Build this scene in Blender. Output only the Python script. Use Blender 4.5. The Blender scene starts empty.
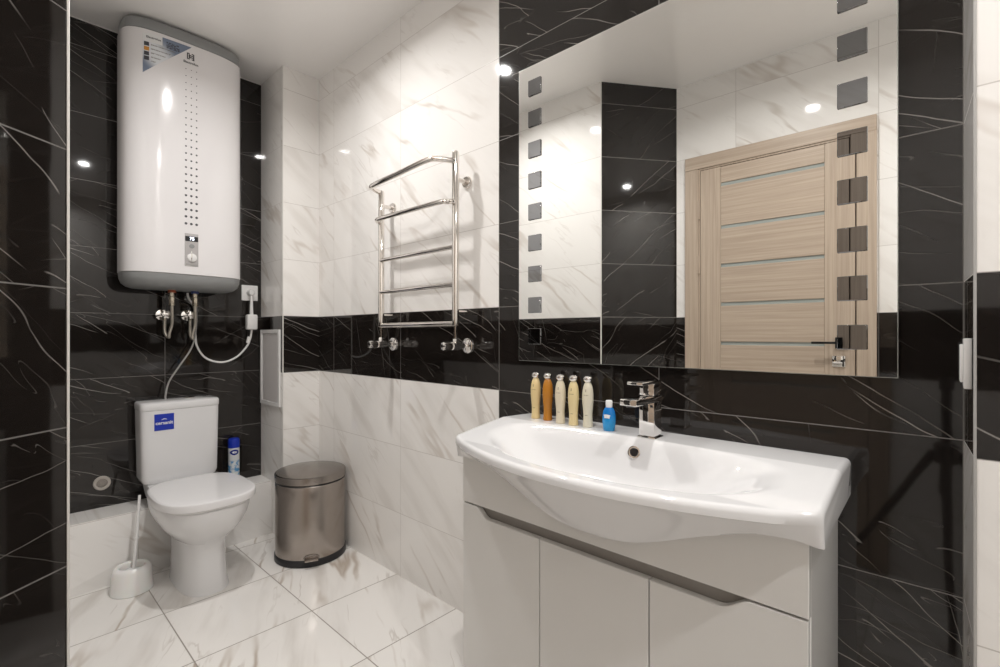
import bpy, bmesh, math, random
from mathutils import Vector, Matrix
random.seed(7)
# ------------------------------------------------------------------ camera, world, light, exposure
# Working frame: camera at the origin, +x towards the mirror wall, +y towards the toilet wall.
# Everything is lifted by LIFT at the end so that the floor lies at z = 0.
SC = bpy.context.scene
COL = SC.collection
LIFT = 1.08
D, B, ZF, ZC = 1.266, 2.857, -1.08, 1.42
cam_d = bpy.data.cameras.new('camera'); cam = bpy.data.objects.new('camera', cam_d); COL.objects.link(cam)
cam_d.sensor_width = 36.0; cam_d.lens = 480.6 / 1000 * 36; cam_d.shift_y = 0.0013
cam_d.clip_start = 0.02
cam.rotation_euler = (math.radians(90), 0, math.radians(43.087 - 90))
SC.camera = cam
w = bpy.data.worlds.new('world'); SC.world = w; w.use_nodes = True
w.node_tree.nodes['Background'].inputs[0].default_value = (0.8, 0.82, 0.85, 1)
w.node_tree.nodes['Background'].inputs[1].default_value = 0.05
SC.view_settings.view_transform = 'Standard'; SC.view_settings.look = 'None'
SC.view_settings.gamma = 1; SC.view_settings.use_curve_mapping = False
SC.view_settings.exposure = 0.54
LAMPS = [(0.53, 0.557, 6.3), (0.65, 1.73, 7.3), (0.45, -0.52, 7.6)]  # last entry is an assumed lamp, added to light the foreground
LAMP_COL = (1.0, 0.98, 0.955)
for lx, ly, le in LAMPS:
    ld = bpy.data.lights.new('downlight_bulb', 'AREA'); ld.shape = 'DISK'; ld.size = 0.06
    ld.energy = le; ld.color = LAMP_COL; ld.spread = math.radians(156)
    lo = bpy.data.objects.new('downlight_bulb', ld); COL.objects.link(lo); lo.location = (lx, ly, ZC - 0.012)

# ------------------------------------------------------------------ node helpers
class NT:
    def __init__(s, name):
        s.m = bpy.data.materials.new(name); s.m.use_nodes = True
        s.t = s.m.node_tree; s.t.nodes.clear()
        s.out = s.t.nodes.new('ShaderNodeOutputMaterial')
        s.b = s.t.nodes.new('ShaderNodeBsdfPrincipled')
        s.t.links.new(s.b.outputs[0], s.out.inputs[0])
    def n(s, t, **k):
        x = s.t.nodes.new(t)
        for a, v in k.items(): setattr(x, a, v)
        return x
    def put(s, sock, v):
        if hasattr(v, 'is_output'): s.t.links.new(v, sock)
        elif isinstance(v, (tuple, list)) and len(v) == 3 and sock.type == 'RGBA': sock.default_value = (*v, 1)
        else: sock.default_value = v
    def math(s, op, a, b=None, c=None, clamp=False):
        x = s.n('ShaderNodeMath', operation=op, use_clamp=clamp)
        for i, v in enumerate((a, b, c)):
            if v is not None: s.put(x.inputs[i], v)
        return x.outputs[0]
    def vm(s, op, a, b=None, sc=None):
        x = s.n('ShaderNodeVectorMath', operation=op)
        s.put(x.inputs[0], a)
        if b is not None: s.put(x.inputs[1], b)
        if sc is not None: s.put(x.inputs['Scale'], sc)
        return x.outputs['Value'] if op in ('DOT_PRODUCT', 'LENGTH') else x.outputs[0]
    def comb(s, x, y, z=0.0):
        c = s.n('ShaderNodeCombineXYZ')
        for i, v in enumerate((x, y, z)): s.put(c.inputs[i], v)
        return c.outputs[0]
    def sep(s, v):
        c = s.n('ShaderNodeSeparateXYZ'); s.put(c.inputs[0], v); return c.outputs
    def mix(s, f, a, b):
        x = s.n('ShaderNodeMix', data_type='RGBA')
        s.put(x.inputs[0], f); s.put(x.inputs[6], a); s.put(x.inputs[7], b)
        return x.outputs[2]
    def step(s, v, lo, hi, a=0.0, b=1.0):
        x = s.n('ShaderNodeMapRange', interpolation_type='SMOOTHSTEP')
        for i, q in enumerate((v, lo, hi, a, b)): s.put(x.inputs[i], q)
        return x.outputs[0]
    def noise(s, v, scale, detail=3.0, rough=0.5, dist=0.0):
        x = s.n('ShaderNodeTexNoise'); s.put(x.inputs['Vector'], v)
        x.inputs['Scale'].default_value = scale; x.inputs['Detail'].default_value = detail
        x.inputs['Roughness'].default_value = rough; x.inputs['Distortion'].default_value = dist
        return x.outputs
    def obj(s): return s.n('ShaderNodeTexCoord').outputs['Object']
    def bsdf(s, **k):
        for a, v in k.items():
            nm = {'col': 'Base Color', 'rough': 'Roughness', 'metal': 'Metallic', 'spec': 'Specular IOR Level', 'coat': 'Coat Weight',
                  'trans': 'Transmission Weight', 'ior': 'IOR', 'sss': 'Subsurface Weight', 'emit': 'Emission Color', 'estr': 'Emission Strength',
                  'normal': 'Normal', 'aniso': 'Anisotropic', 'alpha': 'Alpha', 'crough': 'Coat Roughness'}[a]
            s.put(s.b.inputs[nm], v)
        return s.m

def plain(name, col, rough=0.4, metal=0.0, var=0.03, scale=14.0, **k):
    n = NT(name); p = n.obj(); f = n.noise(p, scale, 3.0)[0]
    c2 = tuple(max(0.0, c * (1 - var)) for c in col); c1 = tuple(min(1.0, c * (1 + var)) for c in col)
    return n.bsdf(col=n.mix(f, c2, c1), rough=rough, metal=metal, **k)

def rot2(n, u, v, deg):
    a = math.radians(deg); c, s = math.cos(a), math.sin(a)
    return (n.math('ADD', n.math('MULTIPLY', u, c), n.math('MULTIPLY', v, s)),
            n.math('SUBTRACT', n.math('MULTIPLY', v, c), n.math('MULTIPLY', u, s)))

def tile_mat(name, kind, ud, vd, u0, v0, tw, th, gw=0.0022, seed=0.0, ang=-38.0):
    n = NT(name); p = n.obj()
    u = n.vm('DOT_PRODUCT', p, ud); v = n.vm('DOT_PRODUCT', p, vd)
    a = n.math('DIVIDE', n.math('SUBTRACT', u, u0), tw); b = n.math('DIVIDE', n.math('SUBTRACT', v, v0), th)
    fa, fb = n.math('FRACT', a), n.math('FRACT', b)
    da = n.math('MULTIPLY', n.math('MINIMUM', fa, n.math('SUBTRACT', 1.0, fa)), tw)
    db = n.math('MULTIPLY', n.math('MINIMUM', fb, n.math('SUBTRACT', 1.0, fb)), th)
    d = n.math('MINIMUM', da, db)
    grout = n.step(d, gw * 0.35, gw * 0.65, 1.0, 0.0)
    wn = n.n('ShaderNodeTexWhiteNoise'); wn.noise_dimensions = '3D'
    n.put(wn.inputs['Vector'], n.comb(n.math('FLOOR', a), n.math('FLOOR', b), seed))
    rnd = wn.outputs['Color']; rv = wn.outputs['Value']
    off = n.vm('SCALE', rnd, sc=31.0)
    base = n.vm('ADD', n.comb(u, v, 0.0), off)
    warp = n.noise(base, 3.2, 3.0, 0.55)[1]
    wv = n.vm('SCALE', n.vm('SUBTRACT', warp, (0.5, 0.5, 0.5)), sc=0.05 if kind == 'black' else 0.05)
    q = n.sep(n.vm('ADD', base, wv))
    geo = n.n('ShaderNodeNewGeometry')
    tilt = n.vm('SCALE', n.vm('SUBTRACT', rnd, (0.5, 0.5, 0.5)), sc=0.005)
    wav = n.noise(p, 9.0, 1.0)[1]
    tilt = n.vm('ADD', tilt, n.vm('SCALE', n.vm('SUBTRACT', wav, (0.5, 0.5, 0.5)), sc=0.007))
    nor = n.vm('NORMALIZE', n.vm('ADD', geo.outputs['Normal'], tilt))
    if kind == 'black':
        lines = None
        for (an, sx, sy, sc, wd, m0, m1, sd, amp) in ((ang, 0.34, 2.3, 2.3, 0.0013, 0.40, 0.55, 0.0, 1.0), (ang + 9, 0.34, 2.6, 3.4, 0.0010, 0.46, 0.62, 7.3, 0.8),
                                            (ang + 55, 0.34, 1.8, 2.2, 0.0009, 0.50, 0.66, 3.1, 0.7), (ang - 14, 0.4, 2.0, 6.0, 0.0008, 0.48, 0.68, 5.7, 0.5)):
            ru, rw = rot2(n, q[0], q[1], an)
            vec = n.comb(n.math('MULTIPLY_ADD', ru, sx, sd), n.math('MULTIPLY_ADD', rw, sy, sd), sd)
            f = n.noise(vec, sc, 2.0, 0.45)[0]
            f2 = n.noise(n.vm('ADD', vec, (0.0, 0.02, 0.0)), sc, 2.0, 0.45)[0]
            gr = n.math('MAXIMUM', n.math('ABSOLUTE', n.math('SUBTRACT', f2, f)), 0.005)
            dist = n.math('DIVIDE', n.math('MULTIPLY', n.math('ABSOLUTE', n.math('SUBTRACT', f, 0.5)), 0.02 / sy), gr)
            mk = n.step(n.noise(n.vm('ADD', base, (sd, 1.7, 0.0)), 2.6, 2.0)[0], m0, m1)
            mk = n.math('MULTIPLY', mk, n.step(gr, 0.0052, 0.0105))
            ln = n.math('MULTIPLY', n.math('MULTIPLY', n.step(dist, wd * 0.3, wd * 1.3, 1.0, 0.0), mk), amp)
            lines = ln if lines is None else n.math('MAXIMUM', lines, ln)
        cl = n.noise(base, 5.0, 4.0)[0]
        body = n.mix(cl, (0.008, 0.0062, 0.0053), (0.0175, 0.0142, 0.0124))
        col = n.mix(n.math('MULTIPLY', lines, 0.6), body, (0.36, 0.34, 0.32))
        col = n.mix(n.math('MULTIPLY', grout, 0.8), col, (0.20, 0.19, 0.18))
        return n.bsdf(col=col, rough=n.math('MULTIPLY_ADD', grout, 0.4, 0.045), spec=0.5, normal=nor)
    ru, rw = rot2(n, q[0], q[1], ang)
    s1 = n.comb(n.math('MULTIPLY', ru, 0.5), n.math('MULTIPLY', rw, 3.0), 0.0)
    n1 = n.noise(s1, 1.7, 3.0, 0.45)[0]
    v1 = n.step(n.math('ABSOLUTE', n.math('SUBTRACT', n1, 0.5)), 0.0, 0.026, 1.0, 0.0)
    m1 = n.step(n.noise(base, 3.0, 2.0)[0], 0.44, 0.66)
    s2 = n.comb(n.math('MULTIPLY', ru, 0.45), n.math('MULTIPLY', rw, 2.8), 4.7)
    n2 = n.noise(s2, 3.0, 4.0, 0.5)[0]
    soft = n.step(n2, 0.5, 0.74)
    v2 = n.math('MULTIPLY', n.step(n.math('ABSOLUTE', n.math('SUBTRACT', n2, 0.47)), 0.0, 0.014, 1.0, 0.0), n.step(n.noise(base, 5.0, 2.0)[0], 0.46, 0.68))
    k = 1.3 if kind == 'floor' else 0.72
    lite = (0.84, 0.815, 0.785) if kind == 'floor' else (0.87, 0.848, 0.822)
    col = n.mix(n.math('MULTIPLY', soft, 0.55 * k), lite, (0.60, 0.56, 0.52))
    col = n.mix(n.math('MULTIPLY', n.math('MULTIPLY', v1, m1), 0.62 * k), col, (0.43, 0.35, 0.28))
    col = n.mix(n.math('MULTIPLY', v2, 0.32 * k), col, (0.40, 0.34, 0.29))
    col = n.mix(n.math('MULTIPLY', n.math('SUBTRACT', rv, 0.5), 0.08), col, (0.7, 0.68, 0.66))
    gc = (0.30, 0.27, 0.24) if kind == 'floor' else (0.55, 0.52, 0.49)
    col = n.mix(grout, col, gc)
    r0 = 0.09 if kind == 'floor' else 0.05
    return n.bsdf(col=col, rough=n.math('MULTIPLY_ADD', grout, 0.45, r0), spec=0.5, normal=nor)

X, Y, Z = (1, 0, 0), (0, 1, 0), (0, 0, 1)
DG = Vector((0.363, 0.268, 0)).normalized()
dg = tuple(DG)
M = {}
M['bW'] = tile_mat('black_marble_right', 'black', Y, Z, -0.0195, 0.1, 0.604, 0.3, seed=1.0, ang=24)
M['wW'] = tile_mat('white_marble_right', 'white', Y, Z, -0.0195, 0.1, 0.604, 0.3, seed=2.0, ang=40)
M['bB'] = tile_mat('black_marble_back', 'black', X, Z, 0.009, 0.1, 0.6, 0.3, seed=3.0, ang=-24)
M['wB'] = tile_mat('white_marble_back', 'white', X, Z, 1.067, 0.1, 0.6, 0.3, seed=4.0, ang=-40)
M['bL'] = tile_mat('black_marble_left', 'black', Y, Z, 0.19, 0.1, 0.6, 0.3, seed=5.0, ang=24)
M['bP'] = tile_mat('black_marble_pipe_box', 'black', X, Z, 1.067, 0.1, 0.6, 0.3, seed=9.0, ang=-24)
M['wL'] = tile_mat('white_marble_left', 'white', Y, Z, 0.19, 0.1, 0.6, 0.3, seed=6.0, ang=40)
M['bD'] = tile_mat('black_marble_corner', 'black', dg, Z, DG.dot(Vector((0.1215, 1.396, 0))) + 0.004, 0.1, 0.6, 0.3, gw=0.003, seed=7.0, ang=-38)
M['flr'] = tile_mat('white_marble_floor', 'floor', X, Y, 0.47, 1.822, 0.4, 0.4, gw=0.004, seed=8.0, ang=62)
M['ceil'] = plain('glossy_stretch_ceiling', (0.92, 0.90, 0.88), 0.12, var=0.01)
M['trimw'] = plain('white_edge_trim', (0.78, 0.76, 0.73), 0.35)
M['trimg'] = plain('grey_edge_trim', (0.42, 0.41, 0.40), 0.35)
M['cer'] = plain('white_ceramic', (0.77, 0.765, 0.77), 0.06, var=0.012, scale=5, coat=0.15, crough=0.03)
M['lac'] = plain('white_gloss_lacquer', (0.76, 0.75, 0.73), 0.09, var=0.01, scale=5)
M['lacshade'] = plain('gap_shade_grey', (0.30, 0.28, 0.26), 0.4)  # shade inside the finger grip, put into the colour
M['plas'] = plain('white_plastic', (0.80, 0.79, 0.78), 0.25, var=0.012)
M['plasg'] = plain('grey_plastic', (0.27, 0.275, 0.275), 0.4)
M['dark'] = plain('dark_plastic', (0.012, 0.012, 0.014), 0.35)
M['chr'] = plain('chrome', (0.86, 0.84, 0.82), 0.05, 1.0, var=0.01)
M['chrw'] = plain('polished_steel', (0.80, 0.76, 0.72), 0.08, 1.0, var=0.01)
M['braid'] = plain('braided_steel', (0.55, 0.51, 0.45), 0.32, 0.85, var=0.3, scale=320)
M['hose'] = plain('grey_hose', (0.38, 0.37, 0.36), 0.35, 0.4, var=0.25, scale=320)
M['brass'] = plain('nickel_nut', (0.62, 0.56, 0.46), 0.25, 1.0)
M['red'] = plain('red_ring', (0.42, 0.10, 0.04), 0.4)
M['blue'] = plain('blue_ring', (0.03, 0.05, 0.18), 0.4)
M['cblue'] = plain('blue_sticker', (0.005, 0.03, 0.40), 0.35)
M['ink'] = plain('dark_ink', (0.05, 0.05, 0.055), 0.5)
M['inkg'] = plain('grey_ink', (0.34, 0.33, 0.32), 0.5)
M['wht'] = plain('white_print', (0.82, 0.82, 0.82), 0.4)
M['mirror'] = plain('mirror_silver', (0.93, 0.935, 0.92), 0.0, 1.0, var=0.0)
M['medge'] = plain('mirror_ground_edge', (0.55, 0.58, 0.56), 0.2, 0.6)
M['grot'] = plain('trap_black', (0.01, 0.01, 0.01), 0.5)
M['grylev'] = plain('black_lever', (0.02, 0.02, 0.02), 0.3, 0.6)
M['beige'] = plain('beige_cap', (0.48, 0.44, 0.40), 0.4)

def smoked_mat():
    n = NT('smoked_mirror_square')
    return n.bsdf(col=(0.27, 0.275, 0.285), metal=1.0, rough=0.0)
M['smoke'] = smoked_mat()

def brushed(name, c0, c1):
    n = NT(name); p = n.sep(n.obj())
    a = n.math('ARCTAN2', p[1], p[0])
    f = n.noise(n.comb(n.math('MULTIPLY', a, 3.0), n.math('MULTIPLY', p[2], 3.0), 0.0), 2.0, 2.0)[0]
    return n.bsdf(col=n.mix(f, c0, c1), metal=1.0, rough=0.24, aniso=0.6)
M['steel'] = brushed('brushed_steel', (0.385, 0.345, 0.315), (0.42, 0.38, 0.35))
M['steell'] = brushed('brushed_steel_lid', (0.30, 0.27, 0.25), (0.38, 0.35, 0.325))

def wood(name, along):
    n = NT(name); p = n.obj(); q = n.sep(p)
    if along == 'y': vec = n.comb(n.math('MULTIPLY', q[1], 1.5), n.math('MULTIPLY', q[2], 75.0), n.math('MULTIPLY', q[0], 5.0))
    else: vec = n.comb(n.math('MULTIPLY', q[2], 1.5), n.math('MULTIPLY', q[1], 75.0), n.math('MULTIPLY', q[0], 5.0))
    f = n.noise(vec, 1.0, 5.0, 0.6, 0.6)[0]
    g = n.noise(vec, 3.5, 4.0, 0.6)[0]
    c = n.mix(n.step(f, 0.3, 0.7), (0.50, 0.405, 0.32), (0.40, 0.315, 0.243))
    c = n.mix(n.math('MULTIPLY', n.step(g, 0.5, 0.75), 0.4), c, (0.31, 0.235, 0.175))
    return n.bsdf(col=c, rough=0.42)
M['wy'] = wood('bleached_oak_horizontal', 'y'); M['wz'] = wood('bleached_oak_vertical', 'z')
M['frost'] = plain('frosted_strip_glass', (0.34, 0.37, 0.35), 0.25)
M['slot'] = plain('door_gap_shadow', (0.05, 0.037, 0.028), 0.6)

def emit_mat(name, col, st):
    n = NT(name); return n.bsdf(col=(0.9, 0.9, 0.9), emit=col, estr=st, rough=0.3)
M['lens'] = emit_mat('downlight_lens', LAMP_COL, 22.0)
M['led'] = emit_mat('display_digits', (0.75, 0.85, 1.0), 1.6)

# ------------------------------------------------------------------ mesh helpers
class MB:
    def __init__(s): s.v = []; s.f = []; s.mi = []
    def add(s, vs, fs, mi=0):
        o = len(s.v); s.v += [tuple(v) for v in vs]
        s.f += [tuple(o + i for i in f) for f in fs]; s.mi += [mi] * len(fs)
        return s
    def box(s, x0, x1, y0, y1, z0, z1, r=0.0, seg=2, mi=0, mat=None):
        bm = bmesh.new(); bmesh.ops.create_cube(bm, size=1.0)
        for v in bm.verts:
            v.co = Vector(((x0 + x1) / 2 + v.co.x * (x1 - x0), (y0 + y1) / 2 + v.co.y * (y1 - y0), (z0 + z1) / 2 + v.co.z * (z1 - z0)))
        if r > 0: bmesh.ops.bevel(bm, geom=list(bm.edges), offset=r, segments=seg, profile=0.5, affect='EDGES')
        if mat is not None: bm.transform(mat)
        bm.verts.index_update()
        s.add([v.co for v in bm.verts], [[v.index for v in f.verts] for f in bm.faces], mi); bm.free()
        return s
    def loft(s, rings, cap0=True, cap1=True, mi=0, closed=True):
        n = len(rings[0]); vs = [p for r in rings for p in r]; fs = []
        for i in range(len(rings) - 1):
            for j in range(n if closed else n - 1):
                k = (j + 1) % n
                fs.append((i * n + j, i * n + k, (i + 1) * n + k, (i + 1) * n + j))
        if cap0: fs.append(tuple(range(n))[::-1])
        if cap1: fs.append(tuple((len(rings) - 1) * n + j for j in range(n)))
        return s.add(vs, fs, mi)
    def lathe(s, prof, c=(0, 0, 0), n=40, axis='z', mi=0, cap0=True, cap1=True, sy=1.0):
        rings = []
        for r, h in prof:
            ring = []
            for j in range(n):
                a = 2 * math.pi * j / n; p, q = r * math.cos(a), r * math.sin(a) * sy
                if axis == 'z': t = (p, q, h)
                elif axis == 'x': t = (h, p, q)
                else: t = (q, h, p)
                ring.append((c[0] + t[0], c[1] + t[1], c[2] + t[2]))
            rings.append(ring)
        return s.loft(rings, cap0, cap1, mi)
    def tube(s, pts, r, n=14, mi=0, smooth=6):
        pts = [Vector(p) for p in pts]
        if smooth > 1 and len(pts) > 2: pts = catmull(pts, smooth)
        rings = []; up = None
        for i, p in enumerate(pts):
            t = (pts[min(i + 1, len(pts) - 1)] - pts[max(i - 1, 0)]).normalized()
            if up is None:
                up = Vector((0, 0, 1)) if abs(t.z) < 0.9 else Vector((1, 0, 0))
            a = (up - t * up.dot(t)).normalized(); b = t.cross(a); up = a
            rr = r(i / (len(pts) - 1)) if callable(r) else r
            rings.append([p + a * rr * math.cos(2 * math.pi * j / n) + b * rr * math.sin(2 * math.pi * j / n) for j in range(n)])
        return s.loft(rings, True, True, mi)
    def build(s, name, mats, parent=None, loc=None, ang=38):
        me = bpy.data.meshes.new(name); me.from_pydata(s.v, [], s.f)
        mats = mats if isinstance(mats, (list, tuple)) else [mats]
        for m in mats: me.materials.append(m)
        for p, i in zip(me.polygons, s.mi): p.material_index = i; p.use_smooth = True
        me.validate(); bm = bmesh.new(); bm.from_mesh(me); bmesh.ops.recalc_face_normals(bm, faces=bm.faces); bm.to_mesh(me); bm.free()
        me.set_sharp_from_angle(angle=math.radians(ang))
        o = bpy.data.objects.new(name, me); COL.objects.link(o)
        if parent is not None:
            root = parent
            while root.parent is not None: root = root.parent
            # vertices are given in the room frame: shift them to the thing's own origin
            me.transform(root.matrix_basis.inverted()); o.parent = parent
        elif loc is not None:
            me.transform(Matrix.Translation(-Vector(loc))); o.location = loc
        return o
def catmull(p, k):
    out = []
    for i in range(len(p) - 1):
        a, b, c, d = p[max(i - 1, 0)], p[i], p[i + 1], p[min(i + 2, len(p) - 1)]
        for j in range(k):
            t = j / k
            out.append(0.5 * ((2 * b) + (c - a) * t + (2 * a - 5 * b + 4 * c - d) * t * t + (3 * b - a - 3 * c + d) * t ** 3))
    out.append(p[-1]); return out
def sup(cx, cy, hw, hd, z, e=2.5, n=48):
    r = []
    for j in range(n):
        a = 2 * math.pi * j / n; c, s = math.cos(a), math.sin(a)
        r.append((cx + hw * math.copysign(abs(c) ** (2 / e), c), cy + hd * math.copysign(abs(s) ** (2 / e), s), z))
    return r
def thing(name, label, cat, loc, group=None):
    o = bpy.data.objects.new(name, None); COL.objects.link(o); o.location = loc; o.empty_display_size = 0.1
    o['label'] = label; o['category'] = cat
    if group: o['group'] = group
    return o
def tag(o, label, cat, group=None):
    o['label'] = label; o['category'] = cat
    if group: o['group'] = group
    return o
def struct(o): o['kind'] = 'structure'; return o
def lettering(name, txt, size, mat, parent, place, depth=0.0006, curve=None):
    """place: Matrix that puts the text plane (x right, y up) into the room frame"""
    cu = bpy.data.curves.new(name, 'FONT'); cu.body = txt; cu.size = size; cu.align_x = 'CENTER'; cu.align_y = 'CENTER'; cu.extrude = depth; cu.offset = size * 0.022
    t = bpy.data.objects.new(name + '_src', cu); COL.objects.link(t)
    dgp = bpy.context.evaluated_depsgraph_get(); me = bpy.data.meshes.new_from_object(t.evaluated_get(dgp))
    bpy.data.objects.remove(t)
    b = MB(); vs = []
    for v in me.vertices:
        c = place @ v.co
        if curve: c = curve(c)
        vs.append(c)
    b.add(vs, [tuple(p.vertices) for p in me.polygons])
    return b.build(name, mat, parent)
def frame_of(o, xa, ya):
    xa, ya = Vector(xa).normalized(), Vector(ya).normalized(); za = xa.cross(ya)
    m = Matrix((xa, ya, za)).transposed().to_4x4(); m.translation = Vector(o); return m

# ------------------------------------------------------------------ setting
def quadwall(name, quads, mats):
    b = MB()
    for mi, pts in quads: b.add(pts, [tuple(range(len(pts)))], mi)
    me = bpy.data.meshes.new(name); me.from_pydata(b.v, [], b.f)
    for m in mats: me.materials.append(m)
    for p, i in zip(me.polygons, b.mi): p.material_index = i
    o = bpy.data.objects.new(name, me); COL.objects.link(o); return struct(o)
def strip(mi, p0, p1, z0, z1): return (mi, [(p0[0], p0[1], z0), (p1[0], p1[1], z0), (p1[0], p1[1], z1), (p0[0], p0[1], z1)])
def banded(p0, p1): return [strip(0, p0, p1, ZF, -0.2), strip(1, p0, p1, -0.2, 0.1), strip(0, p0, p1, 0.1, ZC)]
YR = -0.86   # wall behind the camera
XL = -0.24   # door wall
NX, NY = 0.1215, 1.396   # outer corner of the toilet niche
DY = 1.108   # where the slanted wall meets the door wall
PX, PY = 1.067, 2.563
plan = [(XL, YR), (D, YR), (D, B), (NX, B), (NX, NY), (XL, DY)]
quadwall('floor', [(0, [(x, y, ZF) for x, y in plan])], [M['flr']])
quadwall('ceiling', [(0, [(x, y, ZC) for x, y in plan[::-1]])], [M['ceil']])
quadwall('wall_right', [strip(2, (D, YR), (D, 1.19), ZF, ZC)] + banded((D, 1.19), (D, B)), [M['wW'], M['bW'], M['bW']])
quadwall('wall_back', [strip(0, (D, B), (NX, B), ZF, ZC)], [M['bB']])
quadwall('wall_left', banded((NX, B), (NX, NY)), [M['wL'], M['bL']])
quadwall('wall_corner', [strip(0, (NX, NY), (XL, DY), ZF, ZC)], [M['bD']])
quadwall('wall_door', banded((XL, DY), (XL, YR)), [M['wL'], M['bL']])
quadwall('wall_front', banded((XL, YR), (D, YR)), [M['wB'], M['bB']])
quadwall('wall_pipe_box', [(q[0] + 0, q[1]) for q in banded((PX, B), (PX, PY))] + [(q[0] + 2, q[1]) for q in banded((PX, PY), (D, PY))],
         [M['wL'], M['bL'], M['wB'], M['bP']])
quadwall('wall_near_box', [(q[0] + 2, q[1]) for q in banded((D, -0.020), (1.09, -0.030))] + banded((1.09, -0.030), (1.09, YR)),
         [M['wW'], M['bW'], M['wB'], M['bB']])
LZ = -0.796
la, lb, lc, ld_ = (NX, 2.672), (PX, 2.712), (PX, B), (NX, B)
fa_, fb_ = (NX, 2.625), (PX, 2.70)
quadwall('wall_ledge', [(0, [(*fa_, ZF), (*fb_, ZF), (*lb, LZ), (*la, LZ)]), (0, [(*la, LZ), (*lb, LZ), (*lc, LZ), (*ld_, LZ)])], [M['wB']])
def trim(name, x0, x1, y0, y1, z0, z1, m): return struct(MB().box(x0, x1, y0, y1, z0, z1, 0.001, 1).build(name, m))
trim('trim_1', NX - 0.0028, NX + 0.0022, NY - 0.0045, NY + 0.0015, ZF, ZC, M['trimw'])
trim('trim_2', PX - 0.002, PX + 0.003, PY - 0.002, PY + 0.003, ZF, ZC, M['trimw'])
trim('trim_3', 1.0875, 1.0915, -0.032, -0.028, ZF, ZC, M['trimg'])
trim('trim_4', NX, PX, B - 0.003, B, ZC - 0.004, ZC, M['trimw'])

# door (seen in the mirror)
dr = bpy.data.objects.new('door_1', None); COL.objects.link(dr); dr.location = (XL, 0.624, ZF); struct(dr)
b = MB(); cy0, cy1, ctop = 0.196, 1.053, 0.993
b.box(XL, XL + 0.022, cy0, 0.268, ZF, 0.921, 0.002, 1); b.box(XL, XL + 0.022, 0.980, cy1, ZF, 0.921, 0.002, 1)
b.build('door_frame', M['wz'], dr)
MB().box(XL, XL + 0.022, cy0, cy1, 0.921, ctop, 0.002, 1).build('frame_header', M['wy'], dr)
MB().box(XL, XL + 0.004, 0.268, 0.980, ZF, 0.921).build('door_gap_shade', M['slot'], dr)  # dark sheet behind the leaf; its colour paints the shadow in the gaps
b = MB(); b.box(XL + 0.004, XL + 0.012, 0.262, 0.2705, ZF, 0.921); b.box(XL + 0.004, XL + 0.016, 0.971, 0.980, ZF, 0.921, 0.001, 1); b.box(XL + 0.004, XL + 0.016, 0.2715, 0.971, 0.912, 0.921, 0.001, 1)
b.build('door_stop', M['wz'], dr)
b = MB(); LY0, LY1, LT = 0.2745, 0.968, 0.909
b.box(XL + 0.004, XL + 0.018, LY0, 0.392, ZF + 0.008, LT, 0.0012, 1); b.box(XL + 0.004, XL + 0.018, 0.862, LY1, ZF + 0.008, LT, 0.0012, 1)
b.build('door_stile', M['wz'], dr)
zs = [LT - 0.02, 0.813, 0.582, 0.374, 0.165, -0.046, -0.256, -0.466, -0.676, -0.886, ZF + 0.01]
edges = [LT] + zs[1:-1] + [ZF + 0.008]
for i in range(len(edges) - 1):
    MB().box(XL + 0.004, XL + 0.016, 0.3922, 0.8618, edges[i + 1] + (0.009 if i < len(edges) - 2 else 0), edges[i] - (0.009 if i > 0 else 0), 0.0015, 1).build('door_panel', M['wy'], dr)
    if i > 0: MB().box(XL + 0.004, XL + 0.011, 0.3922, 0.8618, edges[i] - 0.009, edges[i] + 0.009).build('glass_strip', M['frost'], dr)
hb = MB().box(XL + 0.018, XL + 0.026, 0.298, 0.350, -0.064, -0.012, 0.002, 2); hb.lathe([(0.011, 0.0), (0.011, 0.035)], (XL + 0.026, 0.324, -0.038), 16, 'x')
hb.box(XL + 0.055, XL + 0.066, 0.316, 0.440, -0.043, -0.032, 0.003, 2)
hd = hb.build('door_handle', M['grylev'], dr); hd['label'] = 'black lever handle'
lk = MB().box(XL + 0.018, XL + 0.025, 0.310, 0.362, -0.150, -0.098, 0.003, 2).build('lock_plate', M['chr'], dr)
MB().box(XL + 0.025, XL + 0.042, 0.328, 0.344, -0.129, -0.119, 0.003, 2).build('thumb_turn', M['chr'], lk)
for hz in (0.69, 0.389, -0.70):
    MB().lathe([(0.006, -0.05), (0.0065, -0.048), (0.0065, 0.048), (0.006, 0.05)], (XL + 0.02, 0.975, hz), 12).build('hinge', M['wz'], dr)

# downlights
for (lx, ly, le), lab in zip(LAMPS, ('round recessed ceiling downlight above the washbasin', 'round recessed ceiling downlight nearest the water heater', 'assumed ceiling downlight beside the door, added for light near the camera')):
    t = thing('ceiling_downlight', lab, 'ceiling light', (lx, ly, ZC), 'recessed ceiling downlights')
    MB().lathe([(0.0335, -0.0005), (0.0335, -0.006), (0.042, -0.009), (0.056, -0.007), (0.058, -0.0005)], (lx, ly, ZC), 40, cap0=False, cap1=False).build('ring', M['trimw'], t)
    MB().lathe([(0.033, -0.003), (0.033, -0.001)], (lx, ly, ZC), 32).build('lens', M['lens'], t)

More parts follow.
